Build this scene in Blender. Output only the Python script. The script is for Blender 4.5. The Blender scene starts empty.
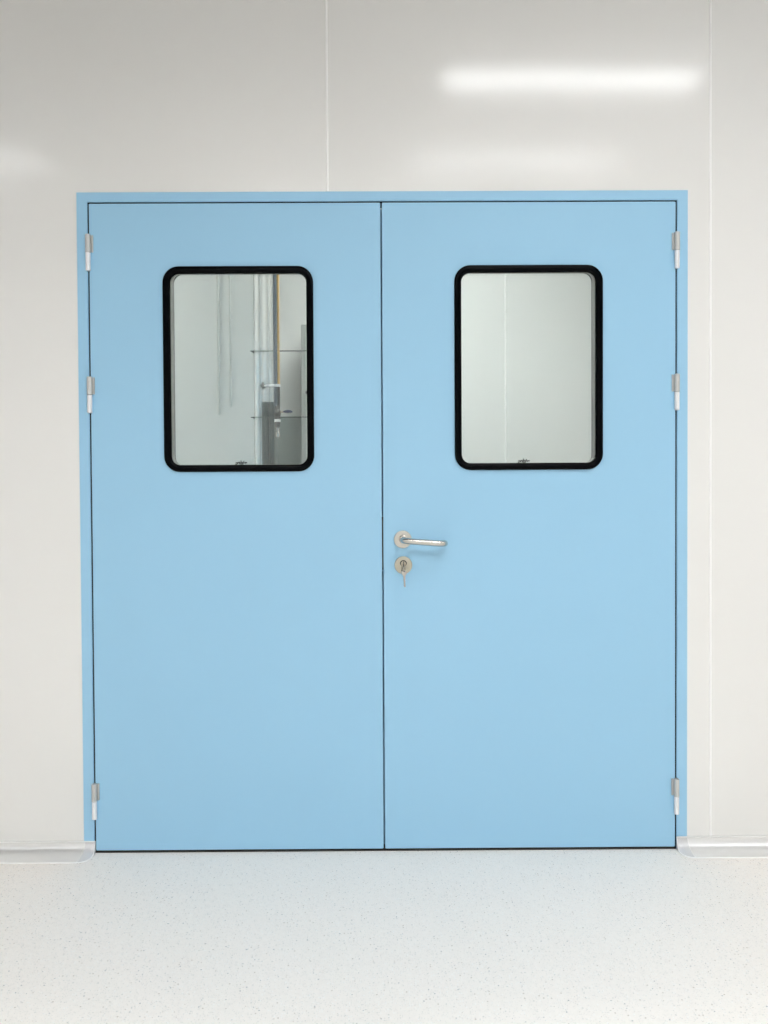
import bpy, bmesh, math, random
from mathutils import Vector, Matrix
random.seed(7)
scene = bpy.context.scene
col = scene.collection
PI = math.pi

# ------------------------------------------------------------------ materials
def lin(r, g, b):
    f = lambda c: (c / 255 / 12.92) if c / 255 <= 0.04045 else ((c / 255 + 0.055) / 1.055) ** 2.4
    return (f(r), f(g), f(b), 1)

def mat(name, color, rough=0.5, metal=0.0, spec=0.5, noise=None, bump=None, coat=0.0, rvar=0.0):
    m = bpy.data.materials.new(name); m.use_nodes = True
    nt = m.node_tree; b = nt.nodes['Principled BSDF']
    b.inputs['Base Color'].default_value = color
    b.inputs['Roughness'].default_value = rough
    b.inputs['Metallic'].default_value = metal
    b.inputs['Specular IOR Level'].default_value = spec
    b.inputs['Coat Weight'].default_value = coat
    tc = nt.nodes.new('ShaderNodeTexCoord')
    if noise:                                   # (scale, amount): faint tone variation of the surface itself
        n = nt.nodes.new('ShaderNodeTexNoise'); n.inputs['Scale'].default_value = noise[0]
        n.inputs['Detail'].default_value = 4
        nt.links.new(tc.outputs['Object'], n.inputs['Vector'])
        mx = nt.nodes.new('ShaderNodeMix'); mx.data_type = 'RGBA'
        mx.inputs[6].default_value = tuple(c * (1 - noise[1]) for c in color[:3]) + (1,)
        mx.inputs[7].default_value = tuple(min(1, c * (1 + noise[1])) for c in color[:3]) + (1,)
        nt.links.new(n.outputs['Fac'], mx.inputs[0]); nt.links.new(mx.outputs[2], b.inputs['Base Color'])
    if rvar:
        n3 = nt.nodes.new('ShaderNodeTexNoise'); n3.inputs['Scale'].default_value = 6
        nt.links.new(tc.outputs['Object'], n3.inputs['Vector'])
        mr = nt.nodes.new('ShaderNodeMapRange')
        mr.inputs['To Min'].default_value = rough - rvar; mr.inputs['To Max'].default_value = rough + rvar
        nt.links.new(n3.outputs['Fac'], mr.inputs['Value']); nt.links.new(mr.outputs['Result'], b.inputs['Roughness'])
    if bump:                                    # (scale, strength, distance)
        n2 = nt.nodes.new('ShaderNodeTexNoise'); n2.inputs['Scale'].default_value = bump[0]
        nt.links.new(tc.outputs['Object'], n2.inputs['Vector'])
        bp = nt.nodes.new('ShaderNodeBump'); bp.inputs['Strength'].default_value = bump[1]
        bp.inputs['Distance'].default_value = bump[2]
        nt.links.new(n2.outputs['Fac'], bp.inputs['Height']); nt.links.new(bp.outputs['Normal'], b.inputs['Normal'])
    return m

def emit(name, color, s):
    m = bpy.data.materials.new(name); m.use_nodes = True
    nt = m.node_tree; nt.nodes.remove(nt.nodes['Principled BSDF'])
    e = nt.nodes.new('ShaderNodeEmission'); e.inputs['Color'].default_value = color; e.inputs['Strength'].default_value = s
    nt.links.new(e.outputs[0], nt.nodes['Material Output'].inputs[0])
    return m

def glass_mat(name, tint, f=0.05):
    m = bpy.data.materials.new(name); m.use_nodes = True
    nt = m.node_tree; nt.nodes.remove(nt.nodes['Principled BSDF'])
    t = nt.nodes.new('ShaderNodeBsdfTransparent'); t.inputs['Color'].default_value = tint
    g = nt.nodes.new('ShaderNodeBsdfGlossy'); g.inputs['Roughness'].default_value = 0.0
    lw = nt.nodes.new('ShaderNodeLayerWeight'); lw.inputs['Blend'].default_value = .5
    pw = nt.nodes.new('ShaderNodeMath'); pw.operation = 'POWER'; pw.inputs[1].default_value = 5
    nt.links.new(lw.outputs['Facing'], pw.inputs[0])
    fr = nt.nodes.new('ShaderNodeMapRange'); fr.inputs['To Min'].default_value = .035
    nt.links.new(pw.outputs[0], fr.inputs['Value'])
    mx = nt.nodes.new('ShaderNodeMixShader')
    nt.links.new(fr.outputs[0], mx.inputs[0]); nt.links.new(t.outputs[0], mx.inputs[1]); nt.links.new(g.outputs[0], mx.inputs[2])
    nt.links.new(mx.outputs[0], nt.nodes['Material Output'].inputs[0])
    return m

def floor_material():
    m = bpy.data.materials.new('speckled vinyl'); m.use_nodes = True
    nt = m.node_tree; b = nt.nodes['Principled BSDF']
    b.inputs['Roughness'].default_value = 0.55
    b.inputs['Specular IOR Level'].default_value = 0.16
    tc = nt.nodes.new('ShaderNodeTexCoord')
    base = nt.nodes.new('ShaderNodeTexNoise'); base.inputs['Scale'].default_value = 90; base.inputs['Detail'].default_value = 6
    base.inputs['Roughness'].default_value = 0.7
    nt.links.new(tc.outputs['Object'], base.inputs['Vector'])
    cur = nt.nodes.new('ShaderNodeMix'); cur.data_type = 'RGBA'
    cur.inputs[6].default_value = (FLOOR[0] * .93, FLOOR[1] * .93, FLOOR[2] * .93, 1)
    cur.inputs[7].default_value = (FLOOR[0] * 1.05, FLOOR[1] * 1.05, FLOOR[2] * 1.05, 1)
    nt.links.new(base.outputs['Fac'], cur.inputs[0])
    out = cur.outputs[2]
    # (scale, max radius within cell, share of cells, colour, opacity)
    for sc, rad, share, c, op in ((120, .25, .24, (.40, .43, .42), .38), (200, .28, .26, (.50, .52, .50), .34),
                                  (190, .32, .24, (.97, .97, .95), .8), (76, .13, .10, (.16, .19, .24), .68),
                                  (120, .22, .08, (.52, .40, .30), .5), (300, .36, .2, (.42, .45, .45), .35)):
        v = nt.nodes.new('ShaderNodeTexVoronoi'); v.inputs['Scale'].default_value = sc
        v.voronoi_dimensions = '2D'
        mp = nt.nodes.new('ShaderNodeMapping'); mp.inputs['Location'].default_value = (sc * .37, sc * .11, 0)
        nt.links.new(tc.outputs['Object'], mp.inputs['Vector']); nt.links.new(mp.outputs[0], v.inputs['Vector'])
        sep = nt.nodes.new('ShaderNodeSeparateColor'); nt.links.new(v.outputs['Color'], sep.inputs[0])
        rr = nt.nodes.new('ShaderNodeMath'); rr.operation = 'MULTIPLY'; rr.inputs[1].default_value = rad
        nt.links.new(sep.outputs[1], rr.inputs[0])
        lt = nt.nodes.new('ShaderNodeMath'); lt.operation = 'LESS_THAN'
        nt.links.new(v.outputs['Distance'], lt.inputs[0]); nt.links.new(rr.outputs[0], lt.inputs[1])
        pk = nt.nodes.new('ShaderNodeMath'); pk.operation = 'LESS_THAN'; pk.inputs[1].default_value = share
        nt.links.new(sep.outputs[0], pk.inputs[0])
        mu = nt.nodes.new('ShaderNodeMath'); mu.operation = 'MULTIPLY'
        nt.links.new(lt.outputs[0], mu.inputs[0]); nt.links.new(pk.outputs[0], mu.inputs[1])
        mo = nt.nodes.new('ShaderNodeMath'); mo.operation = 'MULTIPLY'; mo.inputs[1].default_value = op
        nt.links.new(mu.outputs[0], mo.inputs[0])
        mx = nt.nodes.new('ShaderNodeMix'); mx.data_type = 'RGBA'
        mx.inputs[7].default_value = (*c, 1)
        nt.links.new(mo.outputs[0], mx.inputs[0]); nt.links.new(out, mx.inputs[6])
        out = mx.outputs[2]
    nt.links.new(out, b.inputs['Base Color'])
    return m

FLOOR = (.955, .905, .850)
BLUE = (.348, .612, .825, 1)
M = {
    'wall': mat('white steel panel', (.835, .832, .812, 1), .14, spec=.5, bump=(1.6, .06, .01)),
    'plain': mat('white painted panel', (.80, .795, .785, 1), .5),
    'ceil': mat('darkened ceiling panel', (.24, .24, .237, 1), .6),  # unseen ceiling, coloured dark to dim the top of the wall
    'seal': mat('white silicone', (.96, .96, .95, 1), .45),
    'floor': floor_material(),
    'blue': mat('blue door paint', BLUE, .48, spec=.28, noise=(3, .012), bump=(420, .05, .0006)),
    'alu': mat('satin aluminium', (.60, .60, .585, 1), .45, metal=.45, rvar=.03),
    'cove': mat('anodised aluminium cove', (.88, .88, .875, 1), .37, metal=.7),
    'cap': mat('pale grey end cap', (.74, .74, .75, 1), .30, metal=.25),
    'steel': mat('brushed stainless steel', (.60, .57, .53, 1), .24, metal=1, noise=(60, .05)),
    'rose': mat('satin nickel', (.62, .59, .53, 1), .33, metal=.9),
    'brass': mat('nickel brass', (.50, .45, .36, 1), .3, metal=.9),
    'dark': mat('dark lock steel', (.012, .014, .018, 1), .5),
    'light_cutoff': mat('dark light cutoff skirt', (.05, .05, .05, 1), .6),
    'gasket': mat('black rubber seal', (.006, .01, .018, 1), .7, spec=.2),
    'bezel': mat('glossy black window frame', (.0008, .0012, .002, 1), .16, spec=.06),
    'spacer': mat('grey glazing spacer', (.30, .31, .30, 1), .4, metal=.5),
    'glass': glass_mat('faintly green glass', (.962, .972, .960, 1)),
    'print': mat('black printed mark', (.02, .02, .02, 1), .6),
    'far': mat('far room wall panel', (.79, .80, .785, 1), .32, spec=.5),
    'wall_shade': mat('grey green shade panel', (.30, .36, .34, 1), .45),  # shadow on the far wall put into the colour
    'overlay': mat('grey green dark reflection', (.055, .075, .072, 1), .35, metal=.3),  # dark reflection on the lower ribs put into the colour
    'knuckle': mat('bright hinge barrel', (.86, .86, .88, 1), .35, metal=.25),
    'polish': mat('brushed aluminium profile', (.90, .91, .905, 1), .22, metal=.62),
    'slate': mat('slate blue pipe paint', (.115, .14, .17, 1), .4),
    'orange': mat('orange pipe paint', (.78, .50, .20, 1), .4),
    'pipe': mat('dull pipe steel', (.09, .088, .08, 1), .35, metal=.5),
    'lever': mat('dark blue lever', (.010, .022, .085, 1), .4),
    'cabinet': mat('pale grey cabinet paint', (.38, .40, .38, 1), .45),
    'cabinet_door': mat('grey cabinet door paint', (.52, .55, .52, 1), .45),
    'nickel': mat('worn yellowish nickel', (.52, .49, .40, 1), .38, metal=.8),
    'palestreak': mat('pale reflection streak', (.70, .72, .70, 1), .5),  # colour of the streaks that imitate reflections
}

# ------------------------------------------------------------------ mesh helpers
def link(name, bm, m, parent=None, smooth=False, angle=None):
    bmesh.ops.recalc_face_normals(bm, faces=bm.faces)
    me = bpy.data.meshes.new(name); bm.to_mesh(me); bm.free()
    me.materials.append(M[m] if isinstance(m, str) else m)
    if smooth:
        me.shade_smooth()
        if angle:
            me.set_sharp_from_angle(angle=math.radians(angle))
    o = bpy.data.objects.new(name, me); col.objects.link(o)
    if parent: o.parent = parent
    return o

def tag(o, label=None, cat=None, group=None, kind=None):
    if label: o['label'] = label
    if cat: o['category'] = cat
    if group: o['group'] = group
    if kind: o['kind'] = kind
    return o

def empty(name, loc=(0, 0, 0)):
    e = bpy.data.objects.new(name, None); e.location = loc; e.empty_display_size = .05
    col.objects.link(e); return e

def box(bm, x0, x1, y0, y1, z0, z1, bev=0.0):
    g = bmesh.ops.create_cube(bm, size=1)
    bmesh.ops.scale(bm, vec=(x1 - x0, y1 - y0, z1 - z0), verts=g['verts'])
    bmesh.ops.translate(bm, vec=((x0 + x1) / 2, (y0 + y1) / 2, (z0 + z1) / 2), verts=g['verts'])
    if bev:
        es = {e for v in g['verts'] for e in v.link_edges}
        bmesh.ops.bevel(bm, geom=list(es), offset=bev, segments=2, affect='EDGES')
    return bm

def B(*a, **k): return box(bmesh.new(), *a, **k)

def lathe(bm, prof, org, axis='z', seg=32):
    """prof = [(r, h)...] revolved round an axis through org."""
    rings = []
    for r, h in prof:
        ring = []
        for i in range(seg):
            a = 2 * PI * i / seg; c, s = r * math.cos(a), r * math.sin(a)
            p = {'z': (c, s, h), 'y': (c, h, s), 'x': (h, c, s)}[axis]
            ring.append(bm.verts.new(Vector(p) + Vector(org)))
        rings.append(ring)
    for a, b in zip(rings, rings[1:]):
        for i in range(seg):
            bm.faces.new((a[i], a[(i + 1) % seg], b[(i + 1) % seg], b[i]))
    bm.faces.new(rings[0]); bm.faces.new(rings[-1][::-1])
    return bm

def tube(bm, pts, r, seg=16, cap=True):
    pts = [Vector(p) for p in pts]; n = len(pts)
    rs = r if isinstance(r, (list, tuple)) else [r] * n
    t0 = (pts[1] - pts[0]).normalized()
    u = t0.orthogonal().normalized(); rings = []
    for i, p in enumerate(pts):
        t = (pts[min(i + 1, n - 1)] - pts[max(i - 1, 0)]).normalized()
        u = (u - t * u.dot(t)).normalized(); w = t.cross(u)
        rings.append([bm.verts.new(p + (u * math.cos(2 * PI * k / seg) + w * math.sin(2 * PI * k / seg)) * rs[i]) for k in range(seg)])
    for a, b in zip(rings, rings[1:]):
        for k in range(seg):
            bm.faces.new((a[k], a[(k + 1) % seg], b[(k + 1) % seg], b[k]))
    if cap: bm.faces.new(rings[0]); bm.faces.new(rings[-1][::-1])
    return bm

def rr_loop(x0, x1, z0, z1, off, R, y, n=10):
    """rounded rectangle in the XZ plane, inset by off."""
    r = max(R - off, .003); a0, a1, b0, b1 = x0 + off, x1 - off, z0 + off, z1 - off
    out = []
    for cx, cz, s in ((a1 - r, b1 - r, 0), (a0 + r, b1 - r, 1), (a0 + r, b0 + r, 2), (a1 - r, b0 + r, 3)):
        for i in range(n + 1):
            a = (s + i / n) * PI / 2
            out.append(Vector((cx + r * math.cos(a), y, cz + r * math.sin(a))))
    return out

def loft(bm, loops, close=False, caps=False):
    vs = [[bm.verts.new(p) for p in l] for l in loops]
    pairs = list(zip(vs, vs[1:])) + ([(vs[-1], vs[0])] if close else [])
    for a, b in pairs:
        n = len(a)
        for i in range(n):
            bm.faces.new((a[i], a[(i + 1) % n], b[(i + 1) % n], b[i]))
    if caps: bm.faces.new(vs[0]); bm.faces.new(vs[-1][::-1])
    return bm

def prism_y(bm, poly, y0, y1):
    """polygon [(x,z)...] extruded along y."""
    a = [bm.verts.new((x, y0, z)) for x, z in poly]; b = [bm.verts.new((x, y1, z)) for x, z in poly]
    bm.faces.new(a); bm.faces.new(b[::-1])
    for i in range(len(poly)):
        j = (i + 1) % len(poly); bm.faces.new((a[i], a[j], b[j], b[i]))
    return bm

# ------------------------------------------------------------------ room shell
FZ = -.0085                                          # floor level
X0, X1, YB, YF, H = -3.7, 3.4, -4.6, 2.40, 3.10      # the far wall's face is at YF
WT = .055                                            # thickness of the door wall
floor = link('floor', B(X0 - .1, X1 + .1, YB - .1, YF + .1, FZ - .12, FZ), 'floor')
tag(floor, 'off white speckled vinyl floor in front of the blue doors', 'floor', kind='structure')
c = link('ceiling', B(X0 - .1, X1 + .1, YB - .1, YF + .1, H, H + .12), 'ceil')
tag(c, 'darkened ceiling above the corridor, out of frame', 'ceiling', kind='structure')

FX, FT = .9387, 2.0325                               # outer edges of the door frame
OX, OT = .9060, 2.0027                               # clear opening
w = link('wall_front', prism_y(bmesh.new(), [(X0, FZ), (-FX + .012, FZ), (-FX + .012, FT - .012), (FX - .012, FT - .012), (FX - .012, FZ), (X1, FZ), (X1, H), (X0, H)], .003, WT), 'wall')
tag(w, 'glossy off white steel panel wall around the blue double door', 'wall', kind='structure')
for n, a in (('wall_left', (X0 - .1, X0, YB, YF + .1, FZ, H)), ('wall_right', (X1, X1 + .1, YB, YF + .1, FZ, H)),
             ('wall_back', (X0 - .1, X1 + .1, YB - .1, YB, FZ, H))):
    o = link(n, B(*a), 'plain')
    tag(o, {'wall_left': 'white side wall left of the camera, out of frame', 'wall_right': 'white side wall right of the camera, out of frame',
            'wall_back': 'white wall behind the camera, out of frame'}[n], 'wall', kind='structure')
o = link('wall_far', B(X0, X1, YF, YF + .1, FZ, H), 'far')
tag(o, 'pale wall at the far end seen through both door windows', 'wall', kind='structure')

def bead(name, x, z0, z1, y, r, label, lean=0.0):
    bm = bmesh.new()
    prof = [(-r, 0), (-r * .7, -r * .45), (0, -r * .62), (r * .7, -r * .45), (r, 0)]
    lo = [Vector((x + px, y + py, z0)) for px, py in prof]; hi = [Vector((x + lean + px, y + py, z1)) for px, py in prof]
    loft(bm, [lo, hi], caps=True)
    return tag(link(name, bm, 'seal', smooth=True, angle=60), label, 'trim', kind='structure')
bead('trim_1', -.1690, FT + .001, H - .001, .0032, .0036, 'white sealed vertical seam in the wall above the double door')
bead('trim_2', 1.0134, .032, H - .001, .0032, .0038, 'white sealed vertical seam in the wall right of the double door', lean=-.0057)
bead('trim_3', -2.0, .032, H - .001, .0032, .0032, 'white sealed seam far left, out of frame')
bead('trim_5', .7660, .05, H - .001, YF + .0002, .0062, 'thin white seam on the far wall behind the right window')

# ------------------------------------------------------------------ cove baseboards
CY = .0028                                           # wall plane behind the cove                     # height, depth, wall plane
def cove_profile(depth, h, n=14):
    """concave section from the wall's top lip down to the floor's lip, y negative = into the room"""
    pts = [(CY, h), (-.0035, h), (-.0038, h - .0022), (-.0022, h - .003)]
    for i in range(n + 1):
        t = i / n * PI / 2
        pts.append((-.0022 - (depth - .0062) * (1 - math.cos(t)), FZ + .0022 + (h - FZ - .0066) * (1 - math.sin(t))))
    pts += [(-depth, FZ + .0022), (-depth - .0002, FZ), (CY, FZ)]
    return pts
def cove(name, x0, x1, xe, CH, CD, label):
    """x0..x1 is the straight run (x1 nearest the door), xe the end of the cap"""
    run = link(name, loft(bmesh.new(), [[Vector((x, y, z)) for y, z in cove_profile(CD, CH)] for x in (x0, x1)], caps=True), 'cove', smooth=True, angle=35)
    tag(run, label, 'baseboard', kind='structure')
    loops = []
    for i in range(13):
        u = i / 12
        d = .022 + (CD - .022) * math.sqrt(max(0, 1 - u ** 2.0))
        x = x1 + (xe - x1) * u
        loops.append([Vector((x, y, z)) for y, z in cove_profile(d, CH)])
    cap = link('end_cap', loft(bmesh.new(), loops, caps=True), 'cap', run, smooth=True, angle=35)
    s = 1 if xe > x1 else -1
    bm = bmesh.new()                                 # white sealant: along both lips, round the cap and at the joint
    front = [(x0, -CD - .0005, FZ + .0012), (x1, -CD - .0005, FZ + .0012)]
    for i in range(1, 13):
        u = i / 12; d = .022 + (CD - .022) * math.sqrt(max(0, 1 - u ** 2.0))
        front.append((x1 + (xe - x1) * u, -d - .0005, FZ + .0012))
    front += [(xe + s * .0002, -.012, FZ + .0012)]
    tube(bm, front, .0021, 8)
    tube(bm, [(x0, -.0028, CH + .0002), (xe, -.0028, CH + .0002)], .0021, 8)
    tube(bm, [(xe + s * .0002, -.0030, CH), (xe + s * .0002, -.006, CH * .55), (xe + s * .0002, -.012, CH * .12), (xe + s * .0002, -.022, FZ + .002)], .0014, 8)
    pr = cove_profile(CD, CH)[3:-2]
    tube(bm, [(x1 - s * .004 * (k / len(pr)), y - .0004, z + .0004) for k, (y, z) in enumerate(pr)], .0009, 8)
    link('sealant_bead', bm, 'seal', run, smooth=True)
cove('baseboard_left', X0 + .001, -.9340, -.9030, .0290, .0640, 'rounded aluminium cove baseboard left of the double door')
cove('baseboard_right', X1 - .001, .9390, .9060, .0312, .0590, 'rounded aluminium cove baseboard right of the double door')

# ------------------------------------------------------------------ door frame
bm = bmesh.new()
prism_y(bm, [(-FX, FZ), (-OX, FZ), (-OX, OT), (OX, OT), (OX, FZ), (FX, FZ), (FX, FT), (-FX, FT)], 0, WT + .006)
bmesh.ops.recalc_face_normals(bm, faces=bm.faces)
es = [e for e in bm.edges if len(e.link_faces) == 2 and e.calc_face_angle(0) > 1 and all(v.co.y < .001 for v in e.verts)]
bmesh.ops.bevel(bm, geom=es, offset=.0012, segments=2, affect='EDGES')
fr = link('door_frame', bm, 'blue')
fr.name = 'trim_4'
tag(fr, 'light blue steel frame running round the closed double door', 'door frame', kind='structure')
bm = bmesh.new()                                     # rubber seal at the bottom of the gap between frame and leaves
for s in (-1, 1):
    box(bm, min(s * (OX - .0046), s * OX), max(s * (OX - .0046), s * OX), .0050, .046, FZ + .001, OT)
box(bm, -OX + .0046, OX - .0046, .0050, .046, OT - .0046, OT)
link('rubber_seal', bm, 'gasket', fr)
# threshold strip under the leaves, darkened to deepen the gap's shade
th = link('trim_6', B(-OX + .001, OX - .001, .0015, .044, FZ, FZ + .0030, bev=.0008), mat('shaded threshold metal', (.07, .062, .055, 1), .5, metal=.5))
tag(th, 'thin threshold strip on the floor, darkened for the shaded gap under the doors', 'threshold', kind='structure')

# ------------------------------------------------------------------ door leaves
LT, LZ0, LZ1 = .0445, .0003, 1.9973
def leaf_mesh(x0, x1, win, R):
    bm = bmesh.new()
    layers = []
    for y in (0.0, LT):
        o_ = [bm.verts.new(p) for p in rr_loop(x0, x1, LZ0, LZ1, 0, .0031, y, 3)]
        i_ = [bm.verts.new(p) for p in rr_loop(*win, 0, R, y)]
        eo = [bm.edges.new((o_[k], o_[(k + 1) % len(o_)])) for k in range(len(o_))]
        ei = [bm.edges.new((i_[k], i_[(k + 1) % len(i_)])) for k in range(len(i_))]
        bmesh.ops.triangle_fill(bm, edges=eo + ei, use_beauty=True, normal=(0, -1, 0))
        layers.append((o_, i_))
    for k in (0, 1):
        a, b = layers[0][k], layers[1][k]
        for i in range(len(a)):
            bm.faces.new((a[i], a[(i + 1) % len(a)], b[(i + 1) % len(a)], b[i]))
    return bm

def door(name, x0, x1, hx, hs, win, label):
    """hx = hinge axis, hs = direction from the hinge to the leaf"""
    root = tag(empty(name, (hx, 0, 0)), label, 'door', kind='structure')
    def P(o, par=root):
        o.parent = par
        if par is root: o.matrix_parent_inverse = Matrix.Translation((-hx, 0, 0))
        return o
    R = .049
    hole = (win[0] + .009, win[1] - .009, win[2] + .009, win[3] - .0045)
    P(link('leaf', leaf_mesh(x0, x1, hole, R - .010), 'blue'))
    # black window frame, both sides of the leaf, double glazing between
    prof = [(.012, .002), (0, -.0004), (0, -.0052), (.0014, -.0078), (.0045, -.0092), (.0105, -.0098), (.0165, -.0090), (.0198, -.0070), (.0212, -.0040), (.0214, .0040), (.012, .0040)]
    f = P(link('window_frame', loft(bmesh.new(), [rr_loop(*win, o_, R, y) for o_, y in prof], close=True), 'bezel', smooth=True, angle=50))
    wb = (win[0], win[1], win[2], win[3] + .010)
    link('back_frame', loft(bmesh.new(), [rr_loop(*wb, o_, R, LT - y) for o_, y in prof], close=True), 'bezel', f, smooth=True, angle=50)
    sp = [(.0212, .0075), (.0225, .0080), (.0225, .0365), (.0212, .0370), (.0112, .0370), (.0112, .0075)]
    link('glazing_spacer', loft(bmesh.new(), [rr_loop(*(win if y < .01 else wb), o_, R, y) for o_, y in sp], close=True), 'spacer', f)
    for y in (.0045, .0375):
        link('glass_pane', loft(bmesh.new(), [rr_loop(*win, .013, R, y), rr_loop(*win, .013, R, y + .0025)], caps=True), 'glass', f)
    # small printed certification mark at the foot of the glass, partly under the frame
    bm = bmesh.new()
    cx = {'door_1': -.4395, 'door_2': .4340}[name]; zb = win[2] + .0205
    strokes = [(-.017, 0, .0035, .0016), (-.012, .0015, .003, .0022), (-.0145, .004, .006, .0012), (-.008, .0045, .004, .0016), (-.006, .0010, .0022, .0036),
               (-.002, .0030, .0020, .0045), (.0015, .0044, .0045, .0014), (.0030, .0008, .0016, .0030), (.0065, .0028, .0018, .0040), (.0095, .0030, .0035, .0014),
               (.0115, .0022, .0015, .0028), (.0150, .0034, .0028, .0018), (0, .0005, .008, .0014)]
    for sx, sz, sw, sh in strokes:
        box(bm, cx + sx - sw * .7, cx + sx + sw * .7, .0040, .0044, zb + .0016 + sz * 1.25, zb + .0016 + sz * 1.25 + sh * 2.1)
    link('printed_mark', bm, 'print', f)
    # lift-off pin hinges: upper knuckle with its flange on the leaf, lower knuckle on the frame
    for z in ((1.8460, 1.4118, .1560) if hs > 0 else (1.8462, 1.4120, .1600)):
        bm = bmesh.new(); r = .0082
        lathe(bm, [(r * .75, z + .0560), (r, z + .0545), (r, z + .0010), (r * .8, z + .0004)], (hx, -.0075, 0), seg=24)
        xa, xb = sorted((hx + hs * .0098, hx + hs * .0140))
        box(bm, xa, xb, -.0058, -.0001, z + .0025, z + .0545, bev=.0009)
        xa, xb = sorted((hx + hs * .0035, hx + hs * .0120))
        box(bm, xa, xb, -.0022, -.0002, z + .0030, z + .0525)
        h = P(link('hinge', bm, 'alu', smooth=True, angle=40))
        bm = bmesh.new()
        lathe(bm, [(r * .8, z - .0004), (r * .92, z - .0012), (r * .92, z - .0540), (r * .6, z - .0555)], (hx, -.0075, 0), seg=24)
        link('lower_knuckle', bm, 'knuckle', h, smooth=True, angle=40)
        link('hinge_pin', lathe(bmesh.new(), [(r * .5, z - .001), (r * .5, z + .0015)], (hx, -.0075, 0), seg=16), 'dark', h, smooth=True, angle=40)
    return root, P

WL = (-.6760, -.2145, 1.1743, 1.8043)
WR = (.2190, .6757, 1.1757, 1.8040)
G0, G1 = -.0073, -.0025                              # the gap between the leaves
d1, P1 = door('door_1', -.9006, G0, -.9018, 1, WL, 'left blue door leaf with a window and no handle')
d2, P2 = door('door_2', G1, .9006, .9028, -1, WR, 'right blue door leaf with a window, lever handle and lock')
# rebate strip of the right leaf behind the gap, and strike plate in the left leaf's edge
P2(link('meeting_strip', B(-.0300, .030, LT + .0004, LT + .0040, FZ + .001, LZ1 - .004), 'blue'))
bm = bmesh.new(); box(bm, G0 - .0003, G0 + .0042, .0010, .030, .8683, 1.0323, bev=.0004)
tag(P1(link('strike_plate', bm, 'dark')), 'dark strike plate in the edge of the leaf')

# lever handle
hx, hz = .0569, .9631
bm = lathe(bmesh.new(), [(.0272, -.0001), (.0275, -.0060), (.0262, -.0085), (.0235, -.0094), (.0105, -.0096)], (hx, 0, hz), 'y', 48)
rose = P2(link('handle_rose', bm, 'rose', smooth=True, angle=30))
path = [(hx, -.008, hz), (hx, -.026, hz - .0003)]
for i in range(1, 9):
    a = i / 8 * PI / 2; path.append((hx + .020 * (1 - math.cos(a)), -.034 - .020 * math.sin(a), hz - .0005 - .0025 * i / 8))
for i in range(1, 7):
    path.append((hx + .020 + i / 6 * .0880, -.054, hz - .0036 - .0068 * i / 6))
for i in range(1, 9):
    a = i / 8 * PI / 2; path.append((hx + .108 + .0190 * math.sin(a), -.054 + .0190 * (1 - math.cos(a)), hz - .0104 - .0010 * i / 8))
path.append((hx + .1270, -.016, hz - .0114))
tag(P2(link('lever_handle', tube(bmesh.new(), path, .0094, 24), 'steel', smooth=True, angle=50)), 'bent tubular stainless lever handle')
link('lever_collar', lathe(bmesh.new(), [(.0125, -.0094), (.0125, -.0120), (.0112, -.0128), (.0097, -.0128)], (hx, 0, hz), 'y', 32), 'steel', rose, smooth=True, angle=30)

# lock escutcheon with cylinder
lx, lz = .0583, .8835
bm = lathe(bmesh.new(), [(.0272, -.0001), (.0275, -.0055), (.0262, -.0078), (.0238, -.0084), (.004, -.0084)], (lx, 0, lz), 'y', 48)
esc = P2(link('lock_escutcheon', bm, 'nickel', smooth=True, angle=30))
bm = bmesh.new()                                     # profile cylinder: round barrel with a narrow foot
poly = []
for i in range(25):
    a = math.radians(-62 + i / 24 * 304); poly.append((lx + .0078 * math.cos(a), lz + .0050 + .0078 * math.sin(a)))
poly += [(lx - .0046, lz - .0150), (lx - .0025, lz - .0172), (lx + .0025, lz - .0172), (lx + .0046, lz - .0150)]
prism_y(bm, poly, -.0100, -.0070)
cyl = link('lock_cylinder', bm, 'brass', esc)
bm = bmesh.new()
poly2 = [(lx + (x - lx) * 1.36, lz + (z - lz) * 1.2 + .0002) for x, z in poly]
prism_y(bm, poly2, -.0088, -.0072)
link('cylinder_recess', bm, 'dark', esc)
link('barrel', lathe(bmesh.new(), [(.0062, -.0098), (.0062, -.0112), (.0050, -.0118), (.001, -.0118)], (lx, 0, lz + .0050), 'y', 32), 'brass', esc, smooth=True, angle=30)

# the key in the lock, the ring through it and the second key hanging down
def key_mesh(blade, bow_r):
    """key lying in the XZ plane, bow centred at the origin, blade towards -Z"""
    bm = bmesh.new(); n = 28; t = .0011
    pts_o = [(bow_r * math.cos(2 * PI * i / n), bow_r * .95 * math.sin(2 * PI * i / n)) for i in range(n)]
    pts_i = [(.0026 * math.cos(2 * PI * i / n), bow_r * .42 + .0026 * math.sin(2 * PI * i / n)) for i in range(n)]
    loops = [[Vector((x, y, z)) for x, z in L] for L, y in ((pts_o, -t), (pts_i, -t), (pts_i, t), (pts_o, t))]
    loft(bm, loops, close=True)
    b = blade; z0 = -bow_r * .9
    outl = [(-.0040, z0), (-.0034, z0 - b * .12), (-.0030, z0 - b * .92), (-.0012, z0 - b), (.0014, z0 - b), (.0026, z0 - b * .94),
            (.0014, z0 - b * .84), (.0028, z0 - b * .76), (.0012, z0 - b * .66), (.0026, z0 - b * .56), (.0016, z0 - b * .46), (.0028, z0 - b * .38),
            (.0030, z0 - b * .16), (.0040, z0)]
    prism_y(bm, outl, -.0010, .0010)
    return bm
k1 = link('key', key_mesh(.024, .0092), 'pipe')
k1.matrix_world = Matrix.Translation((lx, -.0375, lz + .0050)) @ Matrix.Rotation(math.radians(76), 4, 'Y') @ Matrix.Rotation(math.radians(-90), 4, 'X')
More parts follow.
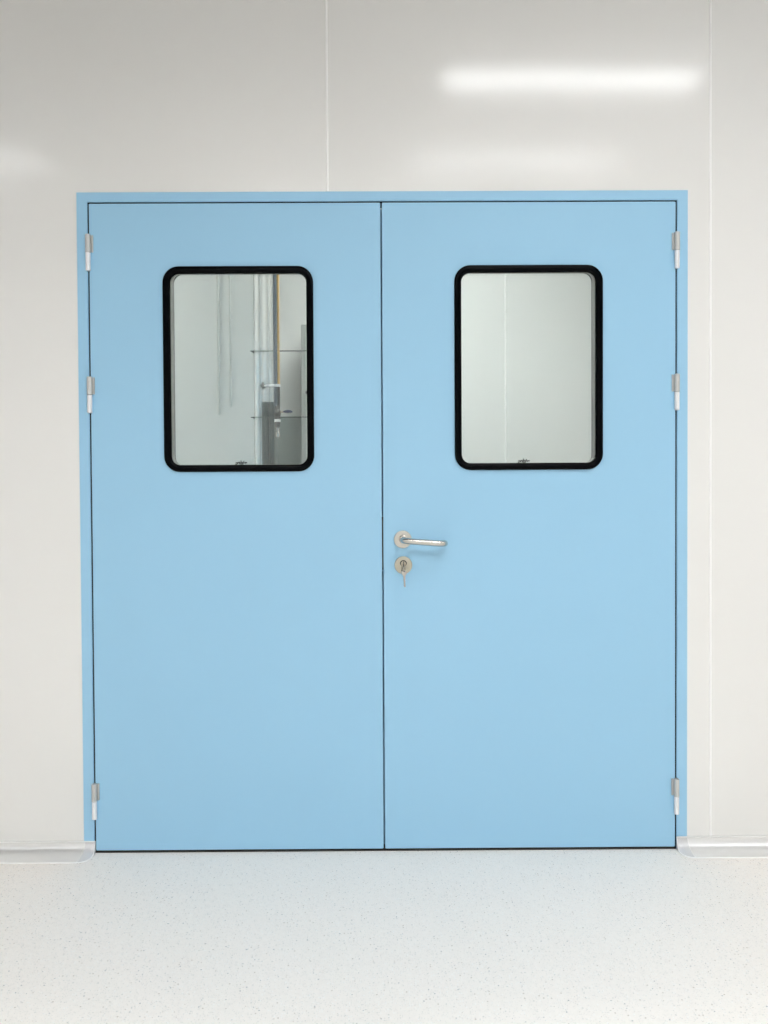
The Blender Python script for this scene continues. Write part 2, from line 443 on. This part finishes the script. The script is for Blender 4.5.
k1.matrix_world = Matrix.Translation((lx, -.0365, lz + .0050)) @ Matrix(((0, .25, .0, 0), (0, 0, -1, 0), (1, 0, 0, 0), (0, 0, 0, 1))).to_quaternion().to_matrix().to_4x4()
tag(k1, 'dark key pushed into the lock below the lever handle', 'key')
rc = Vector((lx, -.0405, lz - .0060)); rr_ = .0085
bm = bmesh.new()
ring = [(rc.x + .0012 * math.sin(2 * PI * i / 36), rc.y + rr_ * .35 * math.cos(2 * PI * i / 36) * 1.0, rc.z + rr_ * math.sin(2 * PI * i / 36)) for i in range(37)]
tube(bm, ring, .0008, 10, cap=False)
kr = tag(link('key_ring', bm, 'steel', smooth=True), 'small wire ring linking the key in the lock to the hanging key', 'key ring')
k2 = link('key', key_mesh(.0350, .0090), 'steel')
k2.matrix_world = Matrix.Translation((lx + .0012, -.0405, lz - .0205)) @ Matrix.Rotation(math.radians(28), 4, 'Z') @ Matrix.Rotation(math.radians(-3), 4, 'Y')
tag(k2, 'second steel key hanging straight down below the lock', 'key')

# ------------------------------------------------------------------ the far room, seen through the windows
PY = 1.30                                            # face of the partition behind the left window
w = link('wall_partition', B(X0, -.6125, PY, PY + .12, FZ, H), 'far')
tag(w, 'pale panel wall behind the left part of the left window', 'wall', kind='structure')
# rounded aluminium corner profile at the partition's end
def arc(cx, cy, r, a0, a1, n=10):
    return [(cx + r * math.cos(math.radians(a0 + (a1 - a0) * i / n)), cy + r * math.sin(math.radians(a0 + (a1 - a0) * i / n))) for i in range(n + 1)]
sect = arc(-.5960, PY + .004, .0160, 190, 345)       # broad rib next to the partition
sect += arc(-.5590, PY + .002, .0162, 205, 335)      # second rib
sect += arc(-.5295, PY + .004, .0115, 205, 350, 8)   # narrow third rib
sect += [(-.5180, PY + .11), (-.6120, PY + .11)]
cp = link('corner_column', loft(bmesh.new(), [[Vector((x, y, z)) for x, y in sect] for z in (FZ, H)], caps=True), 'polish', smooth=True, angle=50)
tag(cp, 'ribbed bright aluminium corner column behind the left window', 'column')
ovl = arc(-.5590, PY + .002, .0178, 190, 335) + arc(-.5295, PY + .004, .0131, 205, 355, 8) + [(-.5160, PY + .10), (-.5770, PY + .10)]  # added overlay that darkens the lower ribs like a dark reflection
o = link('lower_reflection', loft(bmesh.new(), [[Vector((x, y, z)) for x, y in ovl] for z in (FZ + .001, 1.552)], caps=True), 'overlay', cp, smooth=True, angle=50)
o['label'] = 'darker grey green sleeve on the lower ribs, imitating a dark reflection'

def vpipe(name, x, y, z0, z1, r, m, label, cat):
    bm = lathe(bmesh.new(), [(r * .6, z0), (r, z0 + r * .5), (r, z1)], (x, y, 0), seg=20)
    return tag(link(name, bm, m, smooth=True, angle=50), label, cat)
def streak(x, z0, r, label):  # thin rod added to imitate the drop pipe's reflection on the partition
    o = vpipe('streak', x, PY - .012, z0, H - .001, r, 'palestreak', label, 'streak')
    o['group'] = 'pale reflection streaks on the partition'
    for z in (2.62, 1.75):
        link('bracket', B(x - .008, x + .008, PY - .012, PY - .0002, z, z + .010, bev=.002), 'palestreak', o)
streak(-.7775, 1.492, .0060, 'pale vertical conduit imitating a reflection behind the left window, farther from the column and longer')
streak(-.7215, 1.530, .0050, 'pale vertical conduit imitating a reflection behind the left window, nearer the column and shorter')

# the drop pipe with clamp, valve and coupling
QY = 1.245; px = -.5025; DZ = -.020
root = tag(empty('drop_pipe', (px, QY, 1.42 + DZ)), 'slate and orange drop pipe with a blue levered valve behind the left window', 'pipe')
def Q(o):
    o.parent = root; o.matrix_parent_inverse = Matrix.Translation((-px, -QY, -1.42)); return o
Q(link('pipe', lathe(bmesh.new(), [(.0093, 1.545), (.0093, H - DZ)], (px, QY, 0), seg=20), 'slate', smooth=True, angle=50))
Q(link('orange_pipe', lathe(bmesh.new(), [(.0045, 1.643), (.0060, 1.648), (.0060, H - DZ)], (px + .0145, QY + .005, 0), seg=16), 'orange', smooth=True, angle=50))
Q(link('lower_pipe', lathe(bmesh.new(), [(.0062, 1.545), (.0062, 1.642)], (px + .0145, QY + .005, 0), seg=16), 'pipe', smooth=True, angle=50))
bm = bmesh.new()
tube(bm, [(px - .052, QY - .004, 1.6415), (px + .018, QY - .012, 1.6415)], .0052, 12)
lathe(bm, [(.0170, 1.6365), (.0170, 1.6480)], (px + .0065, QY, 0), seg=20)
cl = Q(link('clamp_arm', bm, 'knuckle', smooth=True, angle=40))
bm = bmesh.new()
lathe(bm, [(.006, -.004), (.0120, -.0020), (.0120, .004), (.006, .006)], (px - .058, QY - .004, 1.6412), 'y', 12)
tube(bm, [(px - .058, QY, 1.6415), (px - .058, PY - .012, 1.6415)], .0035, 10)
tube(bm, [(px - .058, QY - .006, 1.624), (px - .058, QY - .006, 1.659)], .0036, 8)
link('clamp_knob', bm, 'pipe', cl, smooth=True, angle=40)
vx = px + .0085
prof = [(.0085, 1.549), (.0125, 1.547), (.0125, 1.536), (.0100, 1.534), (.0140, 1.527), (.0160, 1.514), (.0140, 1.501), (.0105, 1.496), (.0145, 1.494), (.0145, 1.486), (.0100, 1.485)]
Q(link('valve_body', lathe(bmesh.new(), [(r, z) for r, z in prof], (vx, QY, 0), seg=24), 'pipe', smooth=True, angle=35))
Q(link('union_ring', lathe(bmesh.new(), [(.0148, 1.4840), (.0155, 1.4825), (.0155, 1.4800), (.0120, 1.4790), (.0120, 1.4770), (.0155, 1.4760), (.0155, 1.4735), (.0145, 1.4725)], (vx, QY, 0), seg=24), 'seal', smooth=True, angle=35))
bm = bmesh.new(); tube(bm, [(vx + .012, QY - .002, 1.518), (vx + .030, QY - .008, 1.519)], .0042, 10)
st = Q(link('valve_stem', bm, 'brass', smooth=True, angle=40))
bm = bmesh.new()
tube(bm, [(vx + .028, QY - .010, 1.5190), (vx + .036, QY - .012, 1.5195), (vx + .050, QY - .013, 1.5195), (vx + .062, QY - .013, 1.5190), (vx + .072, QY - .013, 1.5185)], [.0030, .0055, .0080, .0068, .0030], 12)
link('valve_lever', bm, 'lever', st, smooth=True, angle=60)
Q(link('reducer', lathe(bmesh.new(), [(.0138, 1.4720), (.0134, 1.4560), (.0090, 1.4470), (.0070, 1.4465)], (vx, QY, 0), seg=24), 'pipe', smooth=True, angle=35))
Q(link('nozzle', lathe(bmesh.new(), [(.0068, 1.4470), (.0078, 1.4440), (.0078, 1.4280), (.0105, 1.4250), (.0110, 1.4070), (.0080, 1.4010), (.0040, 1.4000)], (vx + .001, QY, 0), seg=24), 'steel', smooth=True, angle=35))

# two thin bars added as dark horizontal lines across the recess, just in front of the column
for z, lab in ((1.7886, 'upper thin dark horizontal rail behind the left window, crossing above the clamp'), (1.4770, 'lower thin dark horizontal rail behind the left window, crossing at the valve')):
    bm = B(-.622, -.300, 1.262, 1.268, z - .0022, z + .0022)
    o = tag(link('bar', bm, mat('dark thin bar', (.10, .12, .115, 1), .5, metal=.3)), lab, 'bar')
    br = bmesh.new()
    box(br, -.616, -.608, 1.262, PY - .0002, z - .002, z + .002); 
    link('bracket', br, 'dark', o)

# grey green shade panel added to imitate shadow on the far wall in the recess
o = link('shade_panel', B(-.72, .30, YF - .012, YF - .0005, .02, 1.598, bev=.002), 'wall_shade')
o.name = 'lower_shade'
tag(o, 'grey green shade panel imitating shadow on the far wall behind the left window', 'shade panel')

# tall cabinet at the right edge of the left window
ca = tag(empty('tall_cabinet', (-.24, 2.2, 0)), 'tall pale grey cabinet at the right edge of the left window', 'cabinet')
def K(o, par=None):
    o.parent = par or ca
    if not par: o.matrix_parent_inverse = Matrix.Translation((.24, -2.2, 0))
    return o
bm = bmesh.new(); box(bm, -.4655, .02, 2.06, YF - .014, FZ, 2.093, bev=.003)
K(link('body', bm, 'cabinet'))
dr = K(link('cabinet_door', B(-.4400, -.004, 2.050, 2.0595, .06, 2.052, bev=.003), 'cabinet_door'))
bm = lathe(bmesh.new(), [(.006, 2.051), (.006, 2.036), (.011, 2.034), (.011, 2.026), (.006, 2.022)], (-.4270, 0, 1.699), 'y', 20)
link('knob', bm, 'dark', dr, smooth=True, angle=40)

# ------------------------------------------------------------------ lamps
LAMP = (.985, .995, 1.0, 1)
def ceiling_light(x0, x1, y0, y1, strength, label, group, skirt=.032):
    cx, cy = (x0 + x1) / 2, (y0 + y1) / 2
    r = tag(empty('ceiling_light', (cx, cy, H)), label, 'light', group)
    a, b = (x1 - x0) / 2, (y1 - y0) / 2
    bm = bmesh.new()
    def loop(e, z): return [Vector((-a - e, -b - e, z)), Vector((a + e, -b - e, z)), Vector((a + e, b + e, z)), Vector((-a - e, b + e, z))]
    loft(bm, [loop(.02, -.001), loop(.02, -skirt), loop(.002, -skirt), loop(.002, -.001)], close=True)  # unseen skirt added to keep lamp light off the wall top
    link('lamp_skirt', bm, 'light_cutoff', r)
    bm = bmesh.new(); box(bm, -a, a, -b, b, -.014, -.004)
    link('diffuser', bm, emit('lit diffuser', LAMP, strength), r)
    return r
g = 'recessed ceiling lights of the corridor'
ceiling_light(.305, 1.515, -1.370, -1.225, 25, 'near bright ceiling light reflected above the door', g, .039)
ceiling_light(.17, 1.38, -2.23, -2.09, 17, 'second ceiling light, dimly reflected just above the door', g, .036)
ceiling_light(-3.19, -1.99, -2.24, -2.08, 15, 'left ceiling light reflected at the left edge', g, .036)
ceiling_light(-1.6, -.4, -3.60, -3.20, 21, 'ceiling light behind the camera at left', g, .088)
ceiling_light(.5, 1.7, -3.60, -3.20, 21, 'ceiling light behind the camera at right', g, .088)
ceiling_light(2.1, 3.2, -1.50, -1.20, 14, 'added fill light to the right, out of frame', g, .060)  # unseen lamp added to brighten the floor and right wall
ceiling_light(-1.1, .7, -2.95, -2.65, 22, 'added fill light above the camera', g, .085)  # unseen lamp added to brighten the floor
ceiling_light(-.35, .85, 1.05, 1.35, 41, 'ceiling light of the room behind the doors at centre', 'ceiling lights behind the doors')
ceiling_light(-2.6, -1.4, .55, .75, 23, 'ceiling light of the room behind the doors at left', 'ceiling lights behind the doors')

# ------------------------------------------------------------------ camera
Mr = [[0.9999794810066656, 0.005283828417725885, -0.0036219777596917793],
      [-0.005343861253055630, 0.9998450878135496, -0.016770316694186604],
      [0.0035328051952747447, 0.01678932793077959, 0.9998528080448066]]
wv = lambda r: Vector((r[0], r[2], -r[1]))
rx, up, bk = wv(Mr[0]), -wv(Mr[1]), -wv(Mr[2])
cam = bpy.data.cameras.new('camera'); co = bpy.data.objects.new('camera', cam); col.objects.link(co)
m4 = Matrix((rx, up, bk)).transposed().to_4x4(); m4.translation = Vector((-.0089, -2.3758, 1.0877))
co.matrix_world = m4
cam.sensor_fit = 'HORIZONTAL'; cam.sensor_width = 36; cam.lens = 36 * 769 / 768; cam.clip_start = .01
scene.camera = co

wd = bpy.data.worlds.new('world'); wd.use_nodes = True; scene.world = wd
wd.node_tree.nodes['Background'].inputs[0].default_value = (.8, .85, .9, 1); wd.node_tree.nodes['Background'].inputs[1].default_value = .2
scene.cycles.max_bounces = 14; scene.cycles.diffuse_bounces = 8; scene.cycles.transparent_max_bounces = 16
scene.cycles.use_denoising = True
scene.cycles.sample_clamp_indirect = 8
vs = scene.view_settings
vs.view_transform = 'Standard'; vs.look = 'None'; vs.gamma = 1; vs.use_curve_mapping = False; vs.exposure = -0.07
